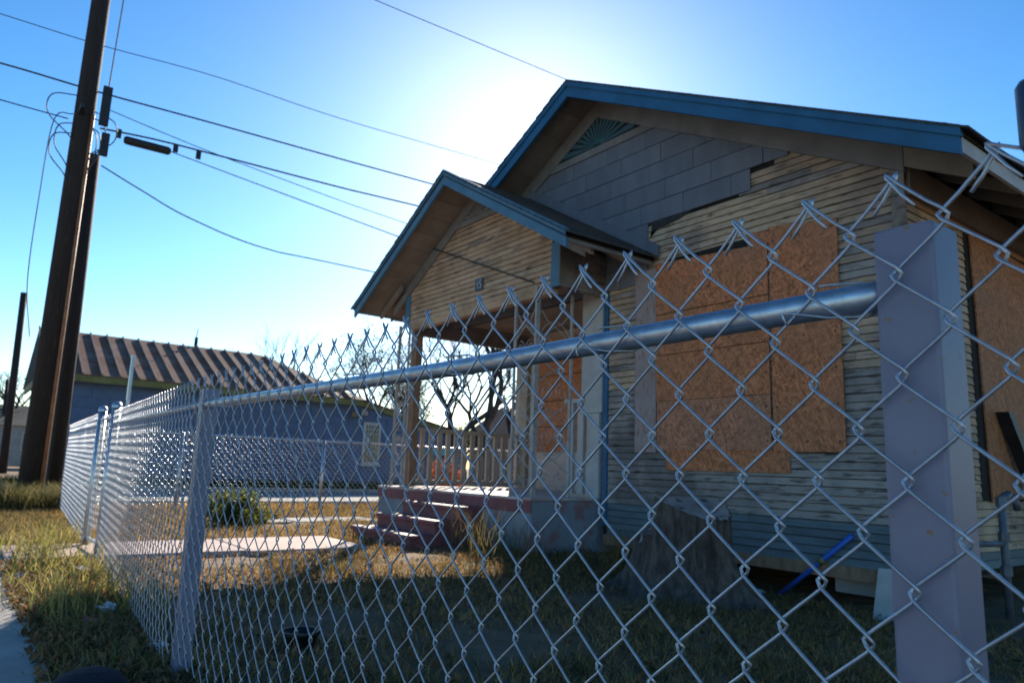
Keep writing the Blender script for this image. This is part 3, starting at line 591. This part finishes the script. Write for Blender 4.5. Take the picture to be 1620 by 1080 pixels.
rf = MB().add([(BX+.4, RY0, EZ-.02), (BX+.4, BY1+.3, EZ-.02), (RXB, RY1, RZ), (RXB, RY0, RZ), (RXB-3.7, RY0, EZ-.02), (RXB-3.7, BY1+.3, EZ-.02)], [(0, 1, 2, 3), (4, 3, 2, 5), (1, 5, 2), (0, 3, 4), (0, 4, 5, 1)]).build('roof', M['dark'], BH)
def rp(t, y): return (BX+.42-(3.72)*t, y, EZ+.01+(RZ-EZ+.02)*t)
y = RY0
while y < BY1+.2:
    y1 = y+.46; tt = lambda q: 1 if q <= RY1 else max(0, (BY1+.3-q)/(BY1+.3-RY1))
    a, b = tt(y), tt(min(y1, BY1+.28))
    MB().add([rp(0, y+.02), rp(0, y1-.02), rp(b, y1-.02), rp(a, y+.02), *[(p[0], p[1], p[2]-.02) for p in (rp(0, y+.02), rp(0, y1-.02), rp(b, y1-.02), rp(a, y+.02))]], [(0, 1, 2, 3), (4, 7, 6, 5), (0, 4, 5, 1), (1, 5, 6, 2), (2, 6, 7, 3), (3, 7, 4, 0)]).build('tin_panel', M['rust'], rf)
    p0, p1 = np.array(rp(0, y)), np.array(rp(a, y)); w = np.array([0, .022, 0]); up = np.array([0, 0, .055])
    MB().hexa([p0-w, p0+w, p1+w, p1-w, p0-w+up, p0+w+up, p1+w+up, p1-w+up]).build('seam', M['rib'], rf); y = y1
hp = lambda s, t: (np.array([BX+.42, BY1+.32, EZ+.01])*(1-s)+np.array([RXB-3.7, BY1+.32, EZ+.01])*s)*(1-t)+np.array([RXB, RY1, RZ+.02])*t
for i in range(12):
    s0, s1 = i/12+.003, (i+1)/12-.003
    MB().add([hp(s0, 0), hp(s1, 0), hp((s0+s1)/2, .98)], [(0, 1, 2)]).build('tin_panel', M['rust'], rf)
bx('eave_trim', M['olive'], BH, BX+.36, BX+.4, RY0, BY1+.2, EZ-.2, EZ-.02); bx('soffit', M['olive'], BH, BX, BX+.36, RY0, BY1+.2, EZ-.16, EZ-.12)
bx('gable_trim', M['olive'], BH, BX-6, BX+.3, RY0, RY0+.05, EZ-.25, EZ-.03)
MB().prism([(BX+.12, BY1-.1, 3.06), (BX+.12, 15.4, 2.02), (BX+.12, 15.4, 1.86), (BX+.12, BY1-.1, 2.9)], (-.1, 0, 0)).build('rake_trim', M['olive'], BH)
MB().prism([(BX+.14, BY1-.1, 3.08), (BX+.14, 15.4, 2.04), (BX+.14, 15.4, 2.09), (BX+.14, BY1-.1, 3.13)], (-5.3, 0, 0)).build('roof', M['rust'], BH)
MB().tube([(RXB-.2, 6.15, 4.4), (RXB-.2, 6.15, 5.0)], .06, 8).build('vent_pipe', M['black'], BH); MB().tube([(RXB-.2, 6.15, 5.0), (RXB-.2, 6.17, 5.3)], .02, 6).build('vent_pipe', M['galv'], BH)
wn = MB().box(BX-.01, BX+.03, 11.0, 11.66, .88, 2.3).build('window', M['white'], BH); bx('pane', M['glass'], wn, BX+.031, BX+.034, 11.09, 11.57, .97, 1.56); bx('pane', M['glass'], wn, BX+.031, BX+.034, 11.09, 11.57, 1.62, 2.2)
bx('sill', M['white'], wn, BX+.0, BX+.08, 10.96, 11.7, .82, .88)
for i in range(4): bx('bar', M['white'], wn, BX+.036, BX+.05, 11.17+i*.1, 11.185+i*.1, .95, 2.2)
for zc in (1.3, 1.9, 2.05): bx('bar', M['white'], wn, BX+.0361, BX+.0499, 11.09, 11.57, zc, zc+.02)
fl = MB().lathe([(.02, .14), (.09, .1), (.13, -.06), (.12, -.07)], (BX+.2, 10.55, 2.5), 12).build('flood_light', M['woodpost'], BH); MB().lathe([(.02, .14), (.09, .1), (.13, -.06), (.12, -.07)], (BX+.2, 10.9, 2.58), 12).build('flood_light', M['rail'], BH)
MB().tube([(BX, 10.7, 2.62), (BX+.2, 10.55, 2.62)], .02, 6).build('lamp_arm', M['black'], BH)
# far houses
def far_house(label, x, y, w, d, h, rh, wm, rm):
    t = thing('far_house', label, 'house', (x, y, 0)); bx('wall', wm, t, x-d/2, x+d/2, y-w/2, y+w/2, 0, h)
    MB().prism([(x-d/2-.3, y-w/2-.3, h), (x+d/2+.3, y-w/2-.3, h), (x, y-w/2-.3, h+rh)], (0, w+.6, 0)).build('roof', rm, t)
    for yy in np.arange(y-w/2+1, y+w/2-1, 2.4):
        q = bx('window', M['white'], t, x+d/2, x+d/2+.05, yy, yy+.9, 1.0, 2.2); bx('pane', M['glass'], q, x+d/2+.051, x+d/2+.06, yy+.08, yy+.82, 1.08, 2.12)
fh = (lambda d: d[:2]/np.linalg.norm(d[:2])*44)(ray(905, 700)); far_house('low pinkish brown house behind the big bare tree', fh[0], fh[1], 10, 7, 2.8, 1.5, M['stucco'], M['stucco'])
far_house('small grey house at the end of the front street', -62, 4, 8, 7, 2.6, 1.5, M['concrete'], M['roofing'])
far_house('low cream house partly hidden behind the utility poles', -48, 8.5, 6, 7, 2.5, 1.3, M['cream'], M['rust'])
# ------------------------------------------------------------------ trees
def tint_mesh(name, V, Fc, cols, mat_, parent=None, per=3):
    me = bpy.data.meshes.new(name); me.from_pydata(V, [], Fc); at = me.color_attributes.new('tint', 'FLOAT_COLOR', 'POINT')
    at.data.foreach_set('color', np.hstack([cols, np.ones((len(cols), 1))]).ravel()); me.materials.append(mat_); return place(name, me, parent)
def bare_tree(label, x, y, h, tr, spread, seed, depth=6, lean=(0, 0), z0=0, leaves=0, leafcol=(.05, .06, .025), first=.28, cat='tree'):
    rs = random.Random(seed); t = thing('bare_tree' if not leaves else 'leafy_tree', label, cat, (x, y, 0)); tk = MB(); cr = MB(); tips = []
    def grow(p, d, L_, r, k):
        n = 4; pts = [p]; q = p.copy(); dd = d.copy()
        for i in range(n):
            dd = dd+np.array([rs.uniform(-.16, .16), rs.uniform(-.16, .16), rs.uniform(-.05, .12)]); dd /= np.linalg.norm(dd); q = q+dd*L_/n; pts.append(q)
        (tk if k == 0 else cr).tube(pts, np.linspace(r, r*(.72 if k < depth else .3), n+1), 8 if k < 2 else (5 if k < 4 else 3), cap=False)
        if k >= depth: tips.append(q); return
        for i in range(3 if k < 2 else rs.choice((2, 3))):
            a = rs.uniform(0, 6.28); s = spread*rs.uniform(.6, 1.2); nd = dd+s*np.array([math.cos(a), math.sin(a), rs.uniform(-.1, .45)]); nd /= np.linalg.norm(nd)
            st = pts[-1] if i < 2 else pts[rs.choice((2, 3))]
            grow(st, nd, L_*rs.uniform(.66, .86), r*rs.uniform(.5, .68), k+1)
    grow(np.array([x, y, z0-.1]), np.array([lean[0], lean[1], 1.]), h*first, tr, 0)
    tk.build('trunk', M['twig'], t, smooth=True)
    c = cr.build('crown', M['twig'], t); c['kind'] = 'stuff'
    if leaves:
        n = leaves; T = np.array(tips); base = T[rng.integers(0, len(T), n)]+rng.normal(0, .22, (n, 3)); leaf_cloud(base, .05, leafcol, t, 'leaves')
def leaf_cloud(base, s, colr, parent, name, var=.4):
    n = len(base); a = rng.normal(0, 1, (n, 3)); a /= np.linalg.norm(a, axis=1)[:, None]; b = rng.normal(0, 1, (n, 3)); b -= (a*b).sum(1)[:, None]*a; b /= np.linalg.norm(b, axis=1)[:, None]
    sz = s*rng.uniform(.6, 1.4, (n, 1)); off = ORG[parent] if parent is not None else 0
    V = np.stack([base-a*sz, base+b*sz*.45, base+a*sz, base-b*sz*.45], 1).reshape(-1, 3)-off
    Fc = (np.arange(n)[:, None]*4+np.arange(4)).tolist(); c = np.clip(np.array(colr)*(1+rng.uniform(-var, var, (n, 1))), 0, 1).repeat(4, 0)
    o = tint_mesh(name, V.tolist(), Fc, c, M['leafy'], parent); o['kind'] = 'stuff'; return o
def gpt(px, dist):                              # ground point under a photo column at a chosen range
    d = ray(px, 700); d = d[:2]/np.linalg.norm(d[:2]); return d*dist
p = gpt(772, 24); bare_tree('large bare tree with a forked trunk behind the porch railing', p[0], p[1], 8.5, .15, .75, 11, 6)
p = gpt(700, 27); bare_tree('twiggy bare tree standing left of the forked tree', p[0], p[1], 7, .2, .8, 5, 6)
p = gpt(600, 36); bare_tree('dense dark tree rising behind the blue house', p[0], p[1], 8.0, .22, .8, 21, 6, leaves=3000)
p = gpt(640, 33); bare_tree('bushy dark tree right behind the end of the blue house', p[0], p[1], 5.6, .2, .85, 23, 6, leaves=4500)
p = gpt(425, 52); bare_tree('slender leafless tree poking over the tin roof', p[0], p[1], 10.5, .2, .6, 8, 6)
p = gpt(810, 40); bare_tree('distant bare tree behind the pinkish house', p[0], p[1], 8, .25, .8, 14, 6)
p = gpt(735, 34); bare_tree('low dark evergreen behind the porch', p[0], p[1], 4.2, .2, .9, 33, 5, leaves=6000, first=.2)
p = gpt(30, 62); bare_tree('bare tree far down the front street between the poles', p[0], p[1], 8, .25, .8, 41, 6)
p = gpt(-20, 70); bare_tree('bare tree far beyond the distant pole', p[0], p[1], 7, .25, .8, 44, 6)
# shrubs
def shrub(name, label, x, y, rx, rz, n, colr, s=.035, cat='bush'):
    t = thing(name, label, cat, (x, y, 0)); st = MB(); tips = []
    for i in range(46):
        a = random.uniform(0, 6.28); e = random.uniform(.15, 1.45); d = np.array([math.cos(a)*math.cos(e)*rx, math.sin(a)*math.cos(e)*rx, math.sin(e)*rz])*random.uniform(.75, 1.05)
        b = np.array([x+random.uniform(-.06, .06), y+random.uniform(-.06, .06), 0]); st.tube([b, b+d*.5+np.array([0, 0, .06*rz]), b+d], [.008, .006, .003], 4); tips.append((b, d))
    st.build('stem', M['twig'], t)
    idx = rng.integers(0, 46, n); tt = rng.uniform(.3, 1.05, (n, 1)); B = np.array([q[0] for q in tips])[idx]; D = np.array([q[1] for q in tips])[idx]
    leaf_cloud(B+D*tt+rng.normal(0, .05, (n, 3)), s, colr, t, 'leaves')
shrub('shrub', 'round green shrub growing in the dry lawn', -10.1, 3.05, .6, .42, 4200, (.12, .13, .035))
oc = on(706, 742, 0, -13.7); shrub('shrub', 'orange leaved shrub seen through the porch railing', -13.7, oc[1], .6, .95, 3500, (.55, .13, .02), .045)
TA, TB_ = on(680, 707, 0, -22.2), on(718, 710, 0, -22.2)
tq = thing('tarp_canopy', 'turquoise tarp stretched over a low frame across the street', 'tarp', (-22.6, (TA[1]+TB_[1])/2, 0))
MB().prism([(-22.2, TA[1], TA[2]), (-22.2, TB_[1], TA[2]), (-22.2, TB_[1], TA[2]-.28), (-22.2, TA[1], TA[2]-.25)], (-.9, 0, .05)).build('tarp', M['turq'], tq)
for yy in (TA[1]+.05, TB_[1]-.05):
    for xx in (-22.25, -23.05): MB().tube([(xx, yy, -.05), (xx, yy, TA[2]-.2)], .03, 6).build('leg', M['galv'], tq)
# stump -------------------------------------------------------------------
ST = thing('tree_stump', 'big dark weathered tree stump with a slanted saw cut before the house wall', 'stump', (-4.15, 4.95, 0))
n = 96; V = []; zs = np.linspace(-.2, .86, 26); gs = float(gz(-4.15, 4.95)); rid = [random.gauss(0, .018) for _ in range(n)]
for j, z in enumerate(zs):
    for i in range(n):
        a = 2*math.pi*i/n; zz = max(z-gs, 0)
        r = (.37+.3*math.exp(-zz*6.5)*(1+.3*math.sin(4*a+.6)+.2*math.sin(7*a)))*(1+rid[i]+.03*math.sin(23*a+6*z)+random.uniform(-.012, .012))
        x, y = -4.15+1.12*r*math.cos(a)+.04*z, 4.95+.8*r*math.sin(a)
        low = x < -4.1+.3*(y-4.95)
        zc = .36+.05*math.sin(9*a)+.1*(y-4.95) if low else .72-.42*(x+4.15)+.12*(y-4.95)
        V.append((x, y, min(z, zc)))
Fc = [(j*n+i, j*n+(i+1) % n, (j+1)*n+(i+1) % n, (j+1)*n+i) for j in range(len(zs)-1) for i in range(n)]
MB().add(V, Fc).build('bark', M['bark'], ST)
top = V[-n:]; lowr = [p for p in top if p[2] < .5]; hir = [p for p in top if p[2] >= .5]
lowr.sort(key=lambda p: (math.atan2(p[1]-4.95, p[0]+4.15)) % (2*math.pi)); 
MB().add(lowr, [tuple(range(len(lowr)))]).build('cut_face', M['cutwood'], ST)
hir.sort(key=lambda p: math.atan2(p[1]-4.95, p[0]+4.0))
MB().add(hir, [tuple(range(len(hir)))]).build('cut_face', M['cutwood'], ST)
a0 = min(hir, key=lambda p: p[1]); a1 = max(hir, key=lambda p: p[1]); W_ = []
for t in np.linspace(0, 1, 9): W_.append((a0[0]*(1-t)+a1[0]*t, a0[1]*(1-t)+a1[1]*t, (a0[2]*(1-t)+a1[2]*t)+.1*math.sin(math.pi*t)+random.uniform(-.02, .02)))
V2 = [(x-.01, y, .25) for x, y, z in W_]+[(x, y, z-.1*math.sin(math.pi*i/8)) for i, (x, y, z) in enumerate(W_)]
MB().add(V2, [(i, i+1, 10+i, 9+i) for i in range(8)]).build('split_face', M['cutwood'], ST)
# ------------------------------------------------------------------ small things
a, b = on(1232, 942, 2, -.12), np.array([-3.12, 5.8, .45])
pv = thing('blue_pipe', 'bright blue plastic pipe leaning against the house skirt', 'pipe', tuple(a)); MB().tube([a, b], .021, 10).build('pipe', M['pvc'], pv, smooth=True); MB().tube([a+(b-a)*.57, a+(b-a)*.63], .027, 10).build('coupling', M['olive'], pv, smooth=True)
wb = thing('white_block', 'white panel standing under the house corner', 'panel', (-2.82, 5.72, 0)); MB().hexa([(-2.9, 5.62, -.15), (-2.6, 5.62, -.15), (-2.6, 5.66, -.15), (-2.9, 5.66, -.15), (-2.89, 5.73, .23), (-2.6, 5.73, .24), (-2.6, 5.77, .24), (-2.89, 5.77, .23)]).build('panel', M['white'], wb)
pc = on(473, 1026, 2, 0); pt = thing('plant_pot', 'empty black plastic plant pot sunk in the shaded grass', 'pot', (pc[0], pc[1], 0)); MB().lathe([(0, -.02), (.07, -.02), (.086, .07), (.092, .07), (.092, .085), (.082, .085), (.066, .0), (0, .0)], pc, 20).build('pot', M['black'], pt, smooth=True)
gm = thing('gas_pipes', 'grey metal gas riser pipes beside the house corner', 'pipe', (-2.2, 6.0, 0))
for x, y, h in ((-2.36, 6.02, .72), (-2.28, 6.45, .8)):
    MB().tube([(x, y, -.1), (x, y, h)], .028, 10).build('riser', M['pipe'], gm, smooth=True)
    for z in (.25, .5, h-.04): MB().tube([(x, y, z-.035), (x, y, z+.035)], .042, 8).build('coupling', M['pipe'], gm)
MB().tube([(-2.28, 6.45, .78), (-2.28, 6.6, .82), (-2.28, 6.72, .8), (-2.28, 6.76, .7)], .03, 8).build('elbow', M['pipe'], gm, smooth=True); MB().tube([(-2.36, 6.02, .45), (-2.3, 6.25, .45), (-2.28, 6.45, .45)], .022, 8).build('cross_pipe', M['pipe'], gm)
MB().lathe([(0, -.05), (.09, -.04), (.1, .0), (.09, .05), (0, .06)], (-2.42, 5.98, .58), 14).build('regulator', M['pipe'], gm, smooth=True)
tm = thing('charred_timber', 'short blackened timber leaning on the side wall board', 'timber', (-2.4, 7.5, .0)); MB().hexa([(-2.45, 8.2, 0), (-2.35, 8.2, 0), (-2.35, 8.32, 0), (-2.45, 8.32, 0), (-2.55, 7.25, 1.52), (-2.45, 7.25, 1.52), (-2.45, 7.37, 1.52), (-2.55, 7.37, 1.52)]).build('timber', M['black'], tm)
kc = on(138, 1092, 2, .06); kt = thing('knit_cap', 'dark navy knit cap lying in the leaves by the sidewalk', 'cap', (kc[0], kc[1], 0)); V = []
MB().lathe([(.14, 0), (.145, .03), (.13, .075), (.1, .11), (.05, .13), (0, .135)], (kc[0], kc[1], 0), 18).build('cap', M['knit'], kt, smooth=True)
def litter(name, label, pxy, s, m, z=.02, group=None):
    c = on(*pxy, 2, 0); c = on(*pxy, 2, float(gz(c[0], c[1]))); z = z+c[2]; n = 7; V = [(c[0]+random.uniform(-s, s)*.5+s*math.cos(a), c[1]+s*.7*math.sin(a), z+random.uniform(0, s*.7)) for a in np.linspace(0, 5.4, n)]+[(c[0], c[1], z+s*.6), (c[0], c[1], z-.03)]
    MBx = MB().add(V, [(i, (i+1) % n, n) for i in range(n)]+[((i+1) % n, i, n+1) for i in range(n)]); tag(MBx.build(name, m), label, 'litter', group)
litter('paper_scrap', 'crumpled white paper at the foot of the square fence post', (248, 1034), .07, M['paper'])
litter('paper_scrap', 'white scrap lying beside the gate post', (125, 908), .07, M['paper'])
litter('paper_scrap', 'crushed white cup at the edge of the house shadow', (165, 975), .07, M['paper'])
litter('paper_scrap', 'bluish wrapper in the weeds by the sidewalk', (30, 922), .08, M['bluewall'])
litter('paper_scrap', 'pale lump on the bare soil beside the stump', (1200, 942), .06, M['paper'])
M['red'] = mat('red_wrapper', (.4, .03, .04), (.3, .02, .03), 9, .5)
litter('red_wrapper', 'red wrapper in sunlit weeds along the fence', (122, 942), .06, M['red']); litter('red_wrapper', 'dull red wrapper in the shade along the fence', (142, 995), .06, M['red'])
# ------------------------------------------------------------------ grass and weeds
def blades(name, P, h, w, pal, lean=.5):
    n = len(P); a = rng.uniform(0, 2*math.pi, n); hh = h*rng.uniform(.45, 1.35, n); ln = rng.normal(0, lean, (n, 2))*hh[:, None]
    dx = np.stack([np.cos(a), np.sin(a)], 1)*(w*rng.uniform(.6, 1.4, n))[:, None]
    g = gz(P[:, 0], P[:, 1]); b0 = np.column_stack([P-dx, g]); b1 = np.column_stack([P+dx, g])
    m0 = np.column_stack([P+ln*.35-dx*.7, g+hh*.6]); m1 = np.column_stack([P+ln*.35+dx*.7, g+hh*.6]); t = np.column_stack([P+ln, g+hh*.95])
    V = np.stack([b0, b1, m1, m0, t], 1).reshape(-1, 3); i = np.arange(n)[:, None]*5
    Fq = (i+np.array([[0, 1, 2, 3]])).tolist()+(i+np.array([[3, 2, 4]])).tolist()
    pal = np.array(pal); c = pal[rng.integers(0, len(pal), n)]*rng.uniform(.7, 1.3, (n, 1))
    return tag(tint_mesh(name, V.tolist(), Fq, c.repeat(5, 0), M['leafy']), kind='stuff')
def scatter(n, x0, x1, y0, y1, clump=0):
    if not clump: return np.column_stack([rng.uniform(x0, x1, n), rng.uniform(y0, y1, n)])
    c = np.column_stack([rng.uniform(x0, x1, clump), rng.uniform(y0, y1, clump)]); return c[rng.integers(0, clump, n)]+rng.normal(0, .07, (n, 2))
def keep(P):
    x, y = P.T; k = ~((x > -8.18) & (x < -6.96) & (y < 3.52)) & ~((x > -9.62) & (x < -6.08) & (y > 4.88)) & ~((x > -8.36) & (x < -6.94) & (y > 3.9)) & ~((x > -6.1) & (x < XR) & (y > YW+.1)) & ~((x > -11.2) & (x < -10.4) & (y > 3.4) & (y < 5.4))
    q = np.sin(x*2.1+1.3*np.sin(y*1.7))+np.sin(y*2.7+1.1*np.sin(x*1.3+2))+.8*np.sin(x*5.1+y*3.3)
    return P[k & (q+rng.normal(0, .5, len(x)) > -1.25)]
dry = [(.5, .3, .09), (.4, .22, .07), (.22, .125, .05), (.56, .36, .13), (.18, .13, .045)]; green = [(.05, .065, .02), (.085, .085, .028), (.17, .125, .045), (.24, .15, .06)]
near = np.vstack([scatter(26000, -7.5, 1.5, .45, 6, 1500), scatter(46000, -7.5, 1.5, .45, 5.8)])
blades('dry_grass', keep(near), .055, .0026, dry+dry+green[:2], .8)
blades('far_dry_grass', keep(np.vstack([scatter(42000, -13.5, -7, .5, 12, 2600), scatter(20000, -13.5, -7, .5, 9)])), .085, .004, dry+green[1:], .6)
blades('green_grass', keep(scatter(8000, -6.5, -1.5, 1.0, 5.8, 260)), .1, .003, green, .5)
blades('fence_weeds', np.vstack([scatter(5200, -7.0, -2, .4, .95, 120), scatter(3500, -13.5, -7.9, .3, 1.2, 80)]), .085, .0035, [(.16, .16, .04), (.26, .2, .07), (.11, .11, .04), (.3, .21, .09)], .6)
blades('verge_weeds', scatter(900, -8.8, -4.3, .36, 1.0, 40), .24, .004, [(.34, .3, .07), (.26, .26, .06), (.42, .32, .12), (.2, .17, .06)], .55)
blades('pole_weeds', scatter(3500, -14.3, -12.9, .5, 1.6, 60), .38, .006, [(.14, .13, .05), (.25, .2, .08), (.1, .1, .04)], .5)
blades('tall_weeds', np.vstack([scatter(330, -7.0, -5.9, 4.2, 4.85, 40), scatter(300, -5.2, -4.7, 5.0, 5.6, 6)]), .42, .003, [(.22, .16, .06), (.15, .12, .05)], .35)
blades('verge_grass', np.vstack([scatter(12000, BX+.05, BX+.9, 1, 15, 500)]), .28, .012, [(.05, .1, .03), (.08, .12, .04), (.1, .11, .04)], .4)
blades('verge_grass', np.vstack([scatter(9000, -14.4, -13.3, 1.8, 14, 300)]), .1, .006, dry, .5)
# fallen leaves
n = 2600; P = np.vstack([scatter(4200, -7.5, -1.8, .36, .9), scatter(6500, -8, 0, .9, 5.7)]); P = keep(P); n = len(P)
leaf_cloud(np.column_stack([P, gz(P[:, 0], P[:, 1])+rng.uniform(.015, .05, n)]), .026, (.2, .11, .05), None, 'fallen_leaves', .6)

for o in list(COL.objects):                     # families of alike things
    if o.parent is None and 'category' in o:
        g = {'utility_pole': 'wooden utility poles', 'cable': 'overhead cables', 'chain_link_fence': 'chain link fences round the yard', 'paper_scrap': 'litter in the yard', 'red_wrapper': 'litter in the yard', 'bare_tree': 'bare winter trees', 'leafy_tree': 'bare winter trees', 'far_house': 'houses in the distance', 'shrub': 'shrubs'}.get(o.name.split('.')[0])
        if g: o['group'] = g
